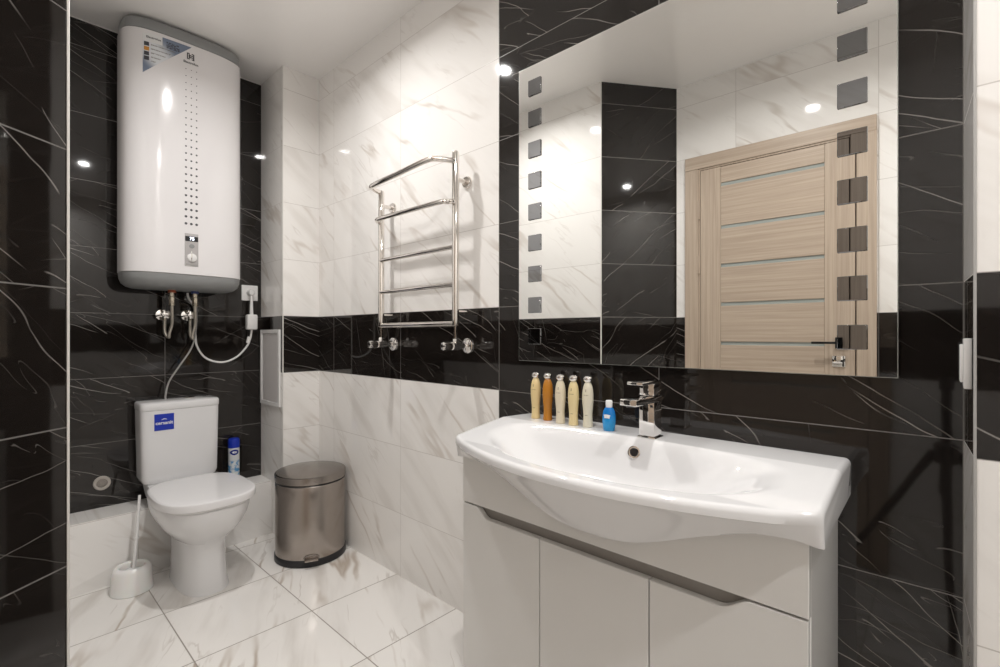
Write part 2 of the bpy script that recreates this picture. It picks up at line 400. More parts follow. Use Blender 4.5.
# ------------------------------------------------------------------ mirror with smoked squares
mt = thing('wall_mirror', 'large square wall mirror with two columns of smoked squares above the washbasin', 'mirror', (1.266, 0.577, -0.088))
DEL = math.radians(0.83); MPv = Vector((1.25, 0.585, 0))
RM = Matrix.Translation(MPv) @ Matrix.Rotation(DEL, 4, 'Z') @ Matrix.Translation(-MPv)
def my(y): return 0.585 + (y - 0.585) / math.cos(DEL)
y0m, y1m, z0m, z1m = 0.0755, 1.075, -0.088, 0.899
MB().box(1.2512, 1.2545, y0m, y1m, z0m, z1m, 0.0, mat=RM).build('backing_edge', M['medge'], mt)
bm_ = MB().box(1.25, 1.2512, y0m + 0.0015, y1m - 0.0015, z0m + 0.0015, z1m - 0.0015, 0.0, mat=RM)
bm_.build('mirror_glass', M['mirror'], mt)
MB().box(1.258, D, 0.16, 0.99, 0.0, 0.82, 0.002, 1).build('back_board', M['dark'], mt)
for yc in (1.005, 0.151):
    for k in range(9):
        zc_ = -0.005 + 0.1035 * k
        pc = RM @ Vector((1.25, yc, zc_))
        R2 = Matrix.Translation(pc) @ Matrix.Rotation(DEL + math.radians(0.42), 4, 'Z') @ Matrix.Translation(-pc)
        MB().box(pc.x - 0.0042, pc.x + 0.0003, yc - 0.0262, yc + 0.0262, zc_ - 0.0262, zc_ + 0.0262, 0.0012, 1, mat=R2).build('smoked_square', M['smoke'], mt)

# ------------------------------------------------------------------ washbasin
YA, YBs = 0.153, 1.072; YM = (YA + YBs) / 2; HW = (YBs - YA) / 2
def xf(y):
    a = min(1.0, abs(y - YM) / HW); return 0.828 + 0.122 * a ** 2.1
def sstep(t, a, b):
    t = max(0.0, min(1.0, (t - a) / (b - a))); return t * t * (3 - 2 * t)
def topz(x, y):
    z = -0.300 + 0.036 * max(0.0, min(1.0, (x - 0.93) / 0.21))
    a = (y - 0.612) / 0.368
    xa, xb = xf(y) + 0.042 + 0.012 * abs(a) ** 4, 1.142 - 0.014 * abs(a) ** 2
    bb = (x - (xa + xb) / 2) / ((xb - xa) / 2)
    bb = bb if bb < 0 else bb ** 1.45
    r = (abs(a) ** 3.4 + abs(bb) ** 3.2) ** (1 / 3.3)
    return z - 0.098 * (1 - sstep(r, 0.40, 1.01)) - 0.004 * (1 - sstep(r, 0.93, 1.06))
def zbot(y):
    a = abs(y - YM) / HW
    bell = math.exp(-(a / 0.55) ** 2.6)
    return -0.360 - 0.102 * bell + 0.006 * (1 - sstep(a, 0.9, 1.0)) * sstep(a, 0.6, 0.8)
ws = thing('washbasin', 'wide white ceramic washbasin with bowed front standing on the white vanity cabinet', 'washbasin', (1.1, YM, -0.345))
ncol = 170; cols = []
er = 0.012
ys = []
for k in range(7): ys.append((YA + er * (1 - math.sin(k / 6 * math.pi / 2)), er * (1 - math.cos((1 - k / 6) * 0)), k))
yl = []
for k in range(6):
    ph = k / 6 * math.pi / 2; yl.append((YA + er * (1 - math.cos(ph)), er * (1 - math.sin(ph))))
inner = [(YA + er + (YBs - YA - 2 * er) * i / ncol, 0.0) for i in range(ncol + 1)]
yr_ = [(YA + YBs - y, d) for y, d in yl[::-1]]
NG = 110
for y, dr_ in yl + inner + yr_:
    xfr = xf(y) + dr_ * 0.8; prof = []
    xbk = D - 0.001 - dr_ * 0.5
    # deck and bowl from the wall to the front
    prof.append((xbk, y, topz(xbk - 0.004, y) - 0.004 - dr_))
    rr = 0.013
    for i in range(NG + 1):
        x = xbk - 0.004 + (xfr + rr - (xbk - 0.004)) * i / NG
        prof.append((x, y, topz(x, y) - dr_))
    zt = topz(xfr + rr, y) - dr_
    for k in range(1, 6):
        ph = k / 5 * math.pi / 2 * 0.95
        prof.append((xfr + rr - rr * math.sin(ph), y, zt - rr * (1 - math.cos(ph))))
    zb = zbot(y); xe = 0.958 + dr_ * 0.5; x0, z0 = prof[-1][0], prof[-1][2]
    zl = z0 - 0.010
    prof.append((x0 - 0.0004, y, zl))
    for k in range(1, 15):
        t = k / 14
        prof.append((x0 + (xe - x0) * t ** 0.92, y, zl + (zb - zl) * t))
    prof.append((0.966, y, zb + 0.002)); prof.append((0.9665, y, -0.352))
    for i in range(1, 21):
        x = 0.9675 + (xbk - 0.9675) * i / 20
        prof.append((x, y, min(-0.352 + 0.014 * i / 20, topz(x, y) - 0.014)))
    cols.append([(x_, y_ - 0.032 * max(0.0, min(1.0, (x_ - 0.95) / 0.31)) ** 2 * sstep(y_, 0.93, 1.072), z_) for x_, y_, z_ in prof])
b = MB(); b.loft(cols, True, True)
b.build('basin_body', M['cer'], ws, ang=50)
# overflow ring
yo = 0.583
best = min(((abs(334.8 - 480.6 * topz(x / 1000, yo) / (0.7303 * x / 1000 + 0.6831 * yo) - 452), x / 1000) for x in range(1080, 1180)))
xo = best[1]; h_ = 0.004
n_ = Vector((-(topz(xo + h_, yo) - topz(xo - h_, yo)) / (2 * h_), -(topz(xo, yo + h_) - topz(xo, yo - h_)) / (2 * h_), 1.0)).normalized()
n_ = (n_ + Vector((-0.7, -0.25, 0.1))).normalized(); c_ = Vector((xo, yo, topz(xo, yo))) + n_ * 0.003
mo = Vector((0, 0, 1)).rotation_difference(n_).to_matrix().to_4x4(); mo.translation = c_
def xlathe(prof, m4, n=32):
    b = MB(); b.lathe(prof, (0, 0, 0), n)
    b.v = [tuple(m4 @ Vector(v)) for v in b.v]; return b
xlathe([(0.0100, -0.001), (0.0105, 0.0022), (0.0132, 0.0030), (0.0158, 0.0022), (0.0166, -0.008)], mo).build('overflow_ring', M['chr'], ws)
xlathe([(0.0104, -0.003), (0.0104, 0.0008)], mo).build('overflow_hole', M['dark'], ws)
b = MB().box(0.985, 1.02, YBs - 0.0005, YBs + 0.0008, -0.35, -0.345)

# ------------------------------------------------------------------ faucet
fx, fy, fz = 1.171, 0.564, -0.2642
ft = thing('basin_faucet', 'square chrome single lever faucet on the back ledge of the washbasin', 'faucet', (fx, fy, fz))
MB().box(fx - 0.025, fx + 0.025, fy - 0.025, fy + 0.025, fz - 0.001, fz + 0.005, 0.002, 2).build('base_plate', M['chr'], ft)
MB().box(fx - 0.022, fx + 0.022, fy - 0.021, fy + 0.021, fz + 0.005, -0.168, 0.003, 2).build('faucet_body', M['chr'], ft)
sp = MB().box(1.052, fx + 0.024, fy - 0.0225, fy + 0.0225, -0.172, -0.156, 0.003, 2).build('spout', M['chr'], ft)
MB().lathe([(0.010, -0.176), (0.0115, -0.172)], (1.066, fy, 0), 20).build('aerator', M['dark'], sp)
lv = MB().box(fx - 0.021, fx + 0.021, fy - 0.020, fy + 0.020, -0.156, -0.124, 0.003, 2).build('lever_block', M['chr'], ft)
MB().box(fx - 0.085, fx + 0.022, fy - 0.021, fy + 0.021, -0.124, -0.1165, 0.002, 2).build('lever', M['chr'], lv)

# ------------------------------------------------------------------ vanity cabinet
vx, vy0, vy1, zg = 0.970, 0.177, 1.059, -0.4945
vc = thing('vanity_cabinet', 'glossy white three door vanity cabinet under the washbasin', 'cabinet', (1.118, (vy0 + vy1) / 2, ZF))
for ya in (vy0, vy1 - 0.016):
    MB().box(vx + 0.0175, D - 0.002, ya, ya + 0.016, ZF + 0.08, -0.356, 0.001, 1).build('side_panel', M['lac'], vc)
fr_ = [(y, min(-0.356, zbot(y) + 0.012)) for y in [vy0 + (vy1 - vy0) * k / 60 for k in range(61)]] + [(vy1, zg + 0.0015), (vy0, zg + 0.0015)]
def rin(p, e): return (min(max(p[0], vy0 + e), vy1 - e), p[1] + e if p[1] < zg + 0.01 else p[1])
MB().loft([[(vx, *rin(p, 0.0015)) for p in fr_], [(vx + 0.0015, *p) for p in fr_], [(vx + 0.017, *p) for p in fr_]]).build('front_rail', M['lac'], vc)
MB().box(vx + 0.019, vx + 0.026, vy0 + 0.017, vy1 - 0.017, zg - 0.10, zg + 0.03).build('grip_recess', M['lacshade'], vc)
MB().box(vx + 0.02, D - 0.004, vy0 + 0.017, vy1 - 0.017, ZF + 0.085, ZF + 0.10).build('bottom_panel', M['lac'], vc)
MB().box(vx + 0.035, D - 0.01, vy0 + 0.02, vy1 - 0.02, ZF, ZF + 0.08).build('plinth', M['lac'], vc)
GY0, GY1 = 0.268, 1.005   # the scooped finger grip runs between these
def doortop(y):
    dip = 0.0275
    l = sstep(y, GY0, GY0 + 0.06); r = 1 - sstep(y, GY1 - 0.045, GY1)
    return zg - 0.003 - dip * l * r
cuts = [vy0, 0.471, 0.769, vy1]
for i in range(3):
    ya, yb = cuts[i] + 0.0012, cuts[i + 1] - 0.0012
    n_y = 40; top = [(ya + (yb - ya) * k / n_y) for k in range(n_y + 1)]
    front = [(y, doortop(y)) for y in top] + [(yb, ZF + 0.085), (ya, ZF + 0.085)]
    rings = []
    e = 0.0015
    def inset(p, e):
        y, z = p; return (min(max(y, ya + e), yb - e), z - e if z > -0.9 else z + e)
    rings.append([(vx, *inset(p, e)) for p in front]); rings.append([(vx + e, *p) for p in front]); rings.append([(vx + 0.017, *p) for p in front])
    d_ = MB().loft(rings).build('cabinet_door', M['lac'], vc)

# ------------------------------------------------------------------ bottles on the basin
def body_mat(name, c, rough=0.3, sss=0.0, marks=True):
    n = NT(name); p = n.obj(); q = n.sep(p)
    f = n.noise(p, 30.0, 2.0)[0]
    col = n.mix(f, tuple(x * 0.95 for x in c), c)
    if marks:
        # small printed lines on the side facing the room
        fr = n.math('MULTIPLY', n.math('LESS_THAN', q[0], -0.004), 1.0)
        wid = n.math('LESS_THAN', n.math('ABSOLUTE', n.math('ADD', q[1], 0.002)), 0.008)
        l1 = n.math('LESS_THAN', n.math('ABSOLUTE', n.math('SUBTRACT', q[2], 0.092)), 0.0011)
        wob = n.math('GREATER_THAN', n.noise(n.vm('MULTIPLY', p, (0, 900, 0)), 1.0, 0.0)[0], 0.45)
        l2 = n.math('MULTIPLY', n.math('LESS_THAN', n.math('ABSOLUTE', n.math('SUBTRACT', q[2], 0.105)), 0.004), n.math('LESS_THAN', n.math('ABSOLUTE', n.math('ADD', q[1], 0.002)), 0.0016))
        l3 = n.math('MULTIPLY', n.math('LESS_THAN', n.math('ABSOLUTE', n.math('SUBTRACT', q[2], 0.035)), 0.0011), n.math('LESS_THAN', n.math('ABSOLUTE', n.math('ADD', q[1], 0.002)), 0.004))
        mk = n.math('MAXIMUM', n.math('MULTIPLY', l1, n.math('MULTIPLY', wid, wob)), n.math('MAXIMUM', l2, l3))
        col = n.mix(n.math('MULTIPLY', n.math('MULTIPLY', mk, fr), 0.6), col, (0.16, 0.12, 0.08))
    return n.bsdf(col=col, rough=rough, sss=sss)
M['b1'] = body_mat('yellow_lotion', (0.76, 0.60, 0.31)); M['b2'] = body_mat('amber_gel', (0.50, 0.20, 0.025), 0.12, marks=False)
M['b3'] = body_mat('ivory_lotion', (0.74, 0.66, 0.50)); M['b4'] = body_mat('golden_lotion', (0.76, 0.62, 0.34)); M['b5'] = body_mat('cream_lotion', (0.73, 0.68, 0.54))
GB = 'small toiletry bottles along the back ledge of the washbasin'
def toiletry(x, y, m, label):
    t = thing('toiletry_bottle', label, 'bottle', (x, y, -0.2642), GB)
    pr_ = [(0.0125, 0.0), (0.0142, 0.002), (0.0139, 0.010), (0.0128, 0.024), (0.0130, 0.040), (0.0147, 0.060), (0.0160, 0.080), (0.0155, 0.098), (0.0132, 0.114), (0.0098, 0.124), (0.0075, 0.1275)]
    P = [Vector((r, h, 0)) for r, h in pr_]; P = catmull(P, 3)
    MB().lathe([(p.x, p.y) for p in P], (x, y, -0.2642), 32).build('bottle_body', m, t)
    cp = MB().lathe([(0.0068, 0.1262), (0.0076, 0.1285), (0.0105, 0.1302), (0.0124, 0.1330), (0.0130, 0.1365), (0.0126, 0.1400), (0.0108, 0.1432), (0.0070, 0.1452), (0.003, 0.1458)], (x, y, -0.2642), 28).build('bottle_cap', M['chr'], t)
    cp['label'] = 'chrome cap'
for x, y, m, lab in ((1.189, 0.957, 'b1', 'pale yellow toiletry bottle furthest left, left of the amber bottle'), (1.187, 0.908, 'b2', 'amber brown toiletry bottle with chrome cap'),
                     (1.172, 0.849, 'b3', 'ivory toiletry bottle just right of the amber bottle'), (1.173, 0.803, 'b4', 'golden yellow toiletry bottle between two cream ones'),
                     (1.178, 0.757, 'b5', 'cream toiletry bottle just left of the blue mouthwash bottle')):
    toiletry(x, y, M[m], lab)
mx, my_ = 1.172, 0.685
mw = thing('mouthwash_bottle', 'small bright blue bottle with white cap beside the faucet', 'bottle', (mx, my_, -0.2642))
def blue_mat():
    n = NT('blue_mouthwash'); q = n.sep(n.obj())
    f = n.noise(n.obj(), 60.0, 2.0)[0]
    col = n.mix(n.step(q[2], 0.015, 0.055), (0.02, 0.30, 0.66), (0.01, 0.15, 0.52))
    col = n.mix(n.math('MULTIPLY', f, 0.35), col, (0.03, 0.36, 0.72))
    return n.bsdf(col=col, rough=0.1)
M['mw'] = blue_mat()
rings = []
for z, hw, hd_ in ((0, 0.0135, 0.0095), (0.002, 0.0158, 0.0110), (0.012, 0.0172, 0.0118), (0.028, 0.0188, 0.0122), (0.042, 0.0180, 0.0120), (0.054, 0.0160, 0.0114), (0.061, 0.0120, 0.0100), (0.065, 0.0090, 0.0085)):
    rings.append([(mx + (p[0]), my_ + p[1], -0.2642 + z) for p in sup(0, 0, hd_, hw, 0, 2.6, 32)])
MB().loft(rings).build('bottle_body', M['mw'], mw)
MB().lathe([(0.0088, 0.065), (0.0092, 0.067), (0.0092, 0.082), (0.008, 0.084)], (mx, my_, -0.2642), 24).build('bottle_cap', M['wht'], mw)
# white arched band on the front of the bottle
rb = []
for i in range(13):
    a = math.pi - 1.15 + 2.3 * i / 12; zz = -0.2642 + 0.030 + 0.006 * math.sin(math.pi * i / 12)
    p_ = [(mx + 0.0128 * math.cos(a), my_ + 0.0188 * math.sin(a), zz), (mx + 0.0128 * math.cos(a), my_ + 0.0188 * math.sin(a), zz + 0.010)]
    rb.append(p_)
bb = MB(); vs = [p for r in rb for p in r]; vs2 = [(p[0] + 0.0009, p[1], p[2]) for p in vs]
fs = [(2 * i, 2 * i + 1, 2 * i + 3, 2 * i + 2) for i in range(12)]; bb.add(vs, fs); bb.add(vs2, fs)
bb.build('bottle_label', M['wht'], mw)

# ------------------------------------------------------------------ towel rail
tr = thing('towel_rail', 'polished steel ladder towel rail fixed on the white marble wall', 'towel rail', (1.2, 1.6, 0.0))
RX, RA, RB = 1.20, 1.350, 1.845
for y, zt in ((RA, 0.688), (RB, 0.640)):
    p = MB().lathe([(0.0, 0.0), (0.0125, 0.0), (0.0125, 0.0)], (RX, y, 0.03), 4) if False else MB()
    p.lathe([(0.011, 0.035), (0.0132, 0.037), (0.0132, zt - 0.008), (0.011, zt - 0.002), (0.006, zt)], (RX, y, 0), 24)
    o = p.build('post', M['chrw'], tr)
    MB().lathe([(0.0085, -0.03), (0.0085, 0.036)], (RX, y, 0), 18).build('tail_pipe', M['chrw'], o)
def rung(pts, r, sm=6): return MB().tube(pts, r, 16, smooth=sm).build('rung', M['chrw'], tr)
def bow(z0, z1, x1, rad):
    return [(RX, RA, z0), (RX - 0.02, RA + 0.002, z0), (x1 + rad * 0.45, RA + rad * 0.5, z0), (x1, RA + rad * 1.3, z0), (x1, (RA + RB) / 2, (z0 + z1) / 2), (x1, RB - rad * 1.3, z1), (x1 + rad * 0.45, RB - rad * 0.5, z1), (RX - 0.02, RB - 0.002, z1), (RX, RB, z1)]
rung(bow(0.648, 0.632, 1.118, 0.05), 0.0105)
rung(bow(0.496, 0.500, 1.158, 0.035), 0.0095)
for z in (0.329, 0.188): rung([(RX - 0.004, RA, z), (RX - 0.004, RB, z)], 0.0088, 1)
rung([(RX, RA, 0.041), (RX, RB, 0.041)], 0.0108, 1)
for y in (RA + 0.004, RB + 0.004):
    z = 0.585 if y < 1.5 else 0.575
    br = MB().lathe([(0.0085, RX), (0.0085, D - 0.012), (0.020, D - 0.012), (0.0235, D - 0.007), (0.0235, D)], (0, y, z), 24, 'x').build('wall_bracket', M['chrw'], tr)
for y in (RA, RB):
    MB().lathe([(0.0075, RX), (0.0075, D)], (0, y + 0.004, 0.085), 16, 'x').build('wall_bracket', M['chrw'], tr)
for y in (RA, RB):
    v = MB(); v.lathe([(0.013, RX - 0.02), (0.015, RX - 0.018), (0.015, RX + 0.02), (0.009, RX + 0.024), (0.009, D - 0.012)], (0, y, -0.042), 20, 'x')
    v.lathe([(0.0125, -0.035), (0.0125, -0.016), (0.010, -0.012)], (RX, y, 0), 6)
    v = v.build('valve', M['chr'], tr)
    MB().lathe([(0.020, D - 0.013), (0.0285, D - 0.007), (0.030, D)], (0, y, -0.042), 28, 'x').build('rosette', M['chr'], v)
    h = MB(); hp = []
    rings = []
    for x_, r_ in ((RX - 0.062, 0.011), (RX - 0.060, 0.0145), (RX - 0.026, 0.0155), (RX - 0.022, 0.013), (RX - 0.016, 0.010)):
        rings.append([(x_, y + r_ * (1 + 0.06 * math.cos(8 * a)) * math.cos(a), -0.042 + r_ * (1 + 0.06 * math.cos(8 * a)) * math.sin(a)) for a in [2 * math.pi * j / 48 for j in range(48)]])
    h.loft(rings); h.build('handwheel', M['chr'], v)

# ------------------------------------------------------------------ water heater
HX, HYC, HWd, HDp, HE = 0.648, 2.712, 0.244, 0.136, 3.5
hz0, hz1 = 0.215, 1.412; bz0, bz1 = 0.278, 1.352
def hy(x, off=0.0):
    a = min(0.999, abs(x - HX) / HWd); return HYC - HDp * (1 - a ** HE) ** (1 / HE) - off
wh = thing('water_heater', 'tall white storage water heater hanging on the black marble wall', 'water heater', (HX, B, hz0))
def heater_mat():
    n = NT('heater_white_enamel'); p = n.obj(); q = n.sep(p)
    # three columns of dots down the front, growing larger towards the panel (object origin: HX, B, hz0)
    x = n.math('SUBTRACT', q[0], 0.652 - HX); z = n.math('SUBTRACT', q[2], 0.515 - hz0)
    px_, pz_ = 0.0215, 0.0325
    cx_ = n.math('SUBTRACT', x, n.math('MULTIPLY', n.math('ROUND', n.math('DIVIDE', x, px_)), px_))
    cz_ = n.math('SUBTRACT', z, n.math('MULTIPLY', n.math('ROUND', n.math('DIVIDE', z, pz_)), pz_))
    d = n.math('SQRT', n.math('ADD', n.math('MULTIPLY', cx_, cx_), n.math('MULTIPLY', cz_, cz_)))
    rad = n.n('ShaderNodeMapRange'); n.put(rad.inputs[0], z); 
    for i, v in enumerate((0.0, 0.74, 0.0058, 0.0018)): rad.inputs[i + 1].default_value = v
    m = n.math('LESS_THAN', d, rad.outputs[0])
    m = n.math('MULTIPLY', m, n.math('LESS_THAN', n.math('ABSOLUTE', x), px_ * 1.5))
    m = n.math('MULTIPLY', m, n.math('MULTIPLY', n.math('GREATER_THAN', z, -0.015), n.math('LESS_THAN', z, 0.735)))
    m = n.math('MULTIPLY', m, n.math('LESS_THAN', q[1], -0.18))
    f = n.noise(p, 4.0, 2.0)[0]
    col = n.mix(f, (0.76, 0.74, 0.745), (0.78, 0.76, 0.765))
    return n.bsdf(col=n.mix(m, col, (0.10, 0.10, 0.11)), rough=0.13)
M['heater'] = heater_mat()
def hring(z, k=0.0): return sup(HX, HYC, HWd - k, HDp - k, z, HE, 96)
MB().loft([hring(bz0, 0.004), hring(bz0 + 0.003, 0.0), hring(bz1 - 0.003, 0.0), hring(bz1, 0.004)]).build('heater_body', M['heater'], wh)
MB().loft([hring(bz1 - 0.001, 0.006), hring(bz1 + 0.002, 0.002), hring(hz1 - 0.016, 0.004), hring(hz1 - 0.006, 0.012), hring(hz1, 0.03)]).build('top_cap', M['plasg'], wh)
MB().loft([hring(hz0, 0.045), hring(hz0 + 0.006, 0.028), hring(hz0 + 0.020, 0.012), hring(hz0 + 0.042, 0.004), hring(bz0 - 0.001, 0.002)]).build('bottom_cap', M['plasg'], wh)
MB().box(HX - 0.14, HX + 0.14, 2.84, B, 1.12, 1.18).build('wall_bracket', M['plasg'], wh)
# control panel
px0, px1, pz0, pz1 = 0.6255, 0.6805, 0.318, 0.470
yf = hy(0.652)
cp = MB().box(px0, px1, yf - 0.002, yf + 0.004, pz0, pz1, 0.0015, 1).build('control_panel', plain('panel_silver', (0.48, 0.46, 0.46), 0.3, 0.3), wh)
MB().box(px0 + 0.0015, px1 - 0.0015, yf - 0.0032, yf - 0.0015, 0.434, 0.457, 0.0006, 1).build('display', M['dark'], cp)
lettering('display_digits', '75', 0.020, M['led'], cp, frame_of((0.654, yf - 0.0036, 0.4455), X, Z), 0.0003)
MB().lathe([(0.0095, yf - 0.004), (0.0095, yf)], (0.6535, 0, 0.412), 24, 'y', sy=1.15).build('button', M['plasg'], cp)
kb = MB().lathe([(0.020, yf), (0.0205, yf - 0.004), (0.0185, yf - 0.009), (0.017, yf - 0.010)], (0.654, 0, 0.358), 32, 'y').build('knob', M['plas'], cp)
MB().box(0.648, 0.653, yf - 0.014, yf - 0.009, 0.345, 0.386, 0.0015, 2).build('knob_grip', M['chr'], cp)
MB().box(px0 + 0.004, px1 - 0.004, yf - 0.0026, yf - 0.0015, 0.322, 0.330).build('panel_script', M['inkg'], cp)
def hcurve(c): return Vector((c.x, hy(c.x, 0.0012) + (c.y), c.z))
lettering('brand_name', 'Electrolux', 0.0145, M['ink'], wh, frame_of((0.650, 0, 1.262), X, Z), 0.0002, hcurve)
b = MB()   # square emblem: broken ring with an inner diamond-like mark
def hq(x0, x1, z0, z1):
    xs = [x0 + (x1 - x0) * i / 4 for i in range(5)]; rings = []
    b.loft([[(x, hy(x, 0.0012), z0), (x, hy(x, 0.0012), z1), (x, hy(x, -0.0006), z1), (x, hy(x, -0.0006), z0)] for x in xs])
ex, ez = 0.649, 1.292; s_ = 0.0145
hq(ex - s_, ex - 0.004, ez + s_ - 0.004, ez + s_); hq(ex + 0.004, ex + s_, ez + s_ - 0.004, ez + s_)
hq(ex - s_, ex - 0.004, ez - s_, ez - s_ + 0.004); hq(ex + 0.004, ex + s_, ez - s_, ez - s_ + 0.004)
hq(ex - s_, ex - s_ + 0.004, ez - s_, ez + s_); hq(ex + s_ - 0.004, ex + s_, ez - s_, ez + s_)
hq(ex - 0.007, ex - 0.002, ez - 0.009, ez + 0.009); hq(ex - 0.002, ex + 0.009, ez + 0.002, ez + 0.006); hq(ex - 0.002, ex + 0.009, ez - 0.006, ez - 0.002)
b.build('brand_emblem', M['ink'], wh)
# triangular energy sticker, upper left
def sticker_mat():
    n = NT('sticker_print'); q = n.sep(n.obj())
    x = n.math('SUBTRACT', q[0], 0.470 - HX); z = n.math('SUBTRACT', q[2], 1.155 - hz0)   # 0..0.18 , 0..0.18
    g = n.math('MULTIPLY', n.math('ADD', x, z), 0.5)
    col = n.mix(n.math('MAXIMUM', n.step(g, 0.085, 0.125), n.step(g, 0.055, 0.02)), (0.72, 0.74, 0.77), (0.17, 0.21, 0.29))
    tab = n.math('MULTIPLY', n.math('LESS_THAN', x, 0.07), n.math('GREATER_THAN', z, 0.141))
    col = n.mix(tab, col, (0.76, 0.76, 0.76))
    hx = n.math('MULTIPLY', n.math('MULTIPLY', n.math('GREATER_THAN', x, 0.085), n.math('LESS_THAN', x, 0.135)), n.math('MULTIPLY', n.math('GREATER_THAN', z, 0.137), n.math('LESS_THAN', z, 0.166)))
    hn = n.math('GREATER_THAN', n.noise(n.vm('MULTIPLY', n.obj(), (260, 0, 120)), 1.0, 0.0)[0], 0.46)
    col = n.mix(n.math('MULTIPLY', n.math('MULTIPLY', hx, hn), 0.8), col, (0.06, 0.06, 0.07))
    ln = n.math('LESS_THAN', n.math('FRACT', n.math('MULTIPLY', z, 55.0)), 0.28)
    ln = n.math('MULTIPLY', ln, n.math('MULTIPLY', n.math('GREATER_THAN', x, 0.028), n.math('LESS_THAN', n.math('SUBTRACT', x, z), -0.012)))
    ln = n.math('MULTIPLY', ln, n.math('MULTIPLY', n.math('GREATER_THAN', z, 0.05), n.math('LESS_THAN', z, 0.135)))
    nz = n.math('GREATER_THAN', n.noise(n.vm('MULTIPLY', n.obj(), (700, 0, 55)), 1.0, 0.0)[0], 0.42)
    col = n.mix(n.math('MULTIPLY', n.math('MULTIPLY', ln, nz), 0.75), col, (0.18, 0.17, 0.15))
    sq = n.math('MULTIPLY', n.math('GREATER_THAN', x, 0.004), n.math('LESS_THAN', x, 0.022))
    sq = n.math('MULTIPLY', sq, n.math('MULTIPLY', n.math('GREATER_THAN', z, 0.055), n.math('LESS_THAN', z, 0.139)))
    sq = n.math('MULTIPLY', sq, n.math('GREATER_THAN', n.math('FRACT', n.math('MULTIPLY', n.math('SUBTRACT', z, 0.055), 47.6)), 0.15))
    idx = n.math('FLOOR', n.math('MULTIPLY', n.math('SUBTRACT', z, 0.055), 47.6))
    sc_ = n.mix(n.math('COMPARE', idx, 2.0, 0.3), (0.06, 0.06, 0.07), (0.55, 0.24, 0.04))
    col = n.mix(sq, col, sc_)
    return n.bsdf(col=col, rough=0.25)
b = MB(); NS = 22
sx0, sx1, szb, szt, szr = 0.470, 0.651, 1.155, 1.333, 1.336
rings = []
for i in range(NS + 1):
    t = i / NS; x = sx0 + (sx1 - sx0) * t
    zt = szt + (szr - szt) * t; zl = szb + (szr - 0.002 - szb) * t
    if t < 0.05: zt -= 0.004
    zl = min(zl, zt - 0.001)
    rings.append([(x, hy(x, 0.0009), zl), (x, hy(x, 0.0009), zt), (x, hy(x, -0.0006), zt), (x, hy(x, -0.0006), zl)])
b.loft(rings); b.build('energy_sticker', sticker_mat(), wh)
lettering('sticker_brand', 'Electrolux', 0.013, M['ink'], wh, frame_of((0.508, 0, 1.316), X, Z), 0.0002, hcurve)
lettering('sticker_heading', '100', 0.03, M['ink'], wh, frame_of((0.600, 0, 1.318), X, Z), 0.0005, hcurve) if False else None
# fittings under the heater
for x, m in ((0.612, 'red'), (0.709, 'blue')):
    f = MB().lathe([(0.017, 0.203), (0.017, 0.216)], (x, 2.74, 0), 24).build('connection_ring', M[m], wh)
    MB().lathe([(0.0105, 0.186), (0.0105, 0.204)], (x, 2.74, 0), 18).build('pipe_stub', M['brass'], f)

# ------------------------------------------------------------------ hoses, valves, cord, socket
def valve(x, z, lab):
    t = thing('angle_valve', lab, 'valve', (x, B, z), 'angle valves under the water heater')
    MB().lathe([(0.008, 2.775), (0.012, 2.777), (0.012, 2.842), (0.0265, 2.844), (0.028, 2.852), (0.028, B)], (x, 0, z), 24, 'y').build('valve_body', M['chr'], t)
    MB().lathe([(0.010, z - 0.026), (0.010, z)], (x, 2.79, 0), 6).build('outlet_nut', M['brass'], t)
    rings = []
    for y_, r_ in ((2.752, 0.014), (2.754, 0.018), (2.772, 0.018), (2.776, 0.012)):
        rings.append([(x + r_ * (1 + 0.1 * math.cos(6 * a)) * math.cos(a), y_, z + r_ * (1 + 0.1 * math.cos(6 * a)) * math.sin(a)) for a in [2 * math.pi * j / 48 for j in range(48)]])
    MB().loft(rings).build('handwheel', M['chr'], t)
valve(0.594, 0.098, 'chrome angle valve on black wall at the hose with red ring')
valve(0.701, 0.098, 'chrome angle valve on black wall at the hose with blue ring')
def flex(xt, xv, lab, low):
    t = thing('flexible_hose', lab, 'hose', (xt, 2.74, 0.1), 'braided hoses under the water heater')
    MB().tube([(xt, 2.74, 0.145), (xt + 0.002, 2.745, 0.06), (xt - 0.006, 2.76, low + 0.02), ((xt + xv) / 2 + 0.004, 2.775, low), (xv, 2.788, low + 0.022), (xv, 2.79, 0.072)], 0.0068, 14, smooth=8).build('braid', M['braid'], t)
    MB().lathe([(0.0118, 0.140), (0.0128, 0.143), (0.0128, 0.184), (0.0118, 0.187)], (xt, 2.74, 0), 6).build('hose_nut', M['brass'], t)
flex(0.612, 0.594, 'braided steel hose from the red ring, looping to its valve', -0.012)
flex(0.709, 0.701, 'braided steel hose from the blue ring, beside the white cord', -0.022)
ch = thing('water_hose', 'thin grey hose curving down the black wall to the toilet cistern', 'hose', (0.6, 2.8, -0.31))
MB().tube([(0.722, 2.765, 0.15), (0.727, 2.785, 0.06), (0.722, 2.80, -0.02), (0.703, 2.80, -0.080), (0.651, 2.80, -0.165), (0.613, 2.80, -0.232), (0.597, 2.79, -0.295), (0.597, 2.785, -0.318)], 0.0043, 12, smooth=8).build('hose_line', M['hose'], ch)
MB().lathe([(0.0075, 0.14), (0.0085, 0.142), (0.0085, 0.168), (0.0075, 0.17)], (0.722, 2.764, 0), 6).build('hose_nut', M['brass'], ch)
pc = thing('power_cord', 'white power cord of the water heater looping up to the wall socket', 'cord', (0.75, 2.83, -0.14))
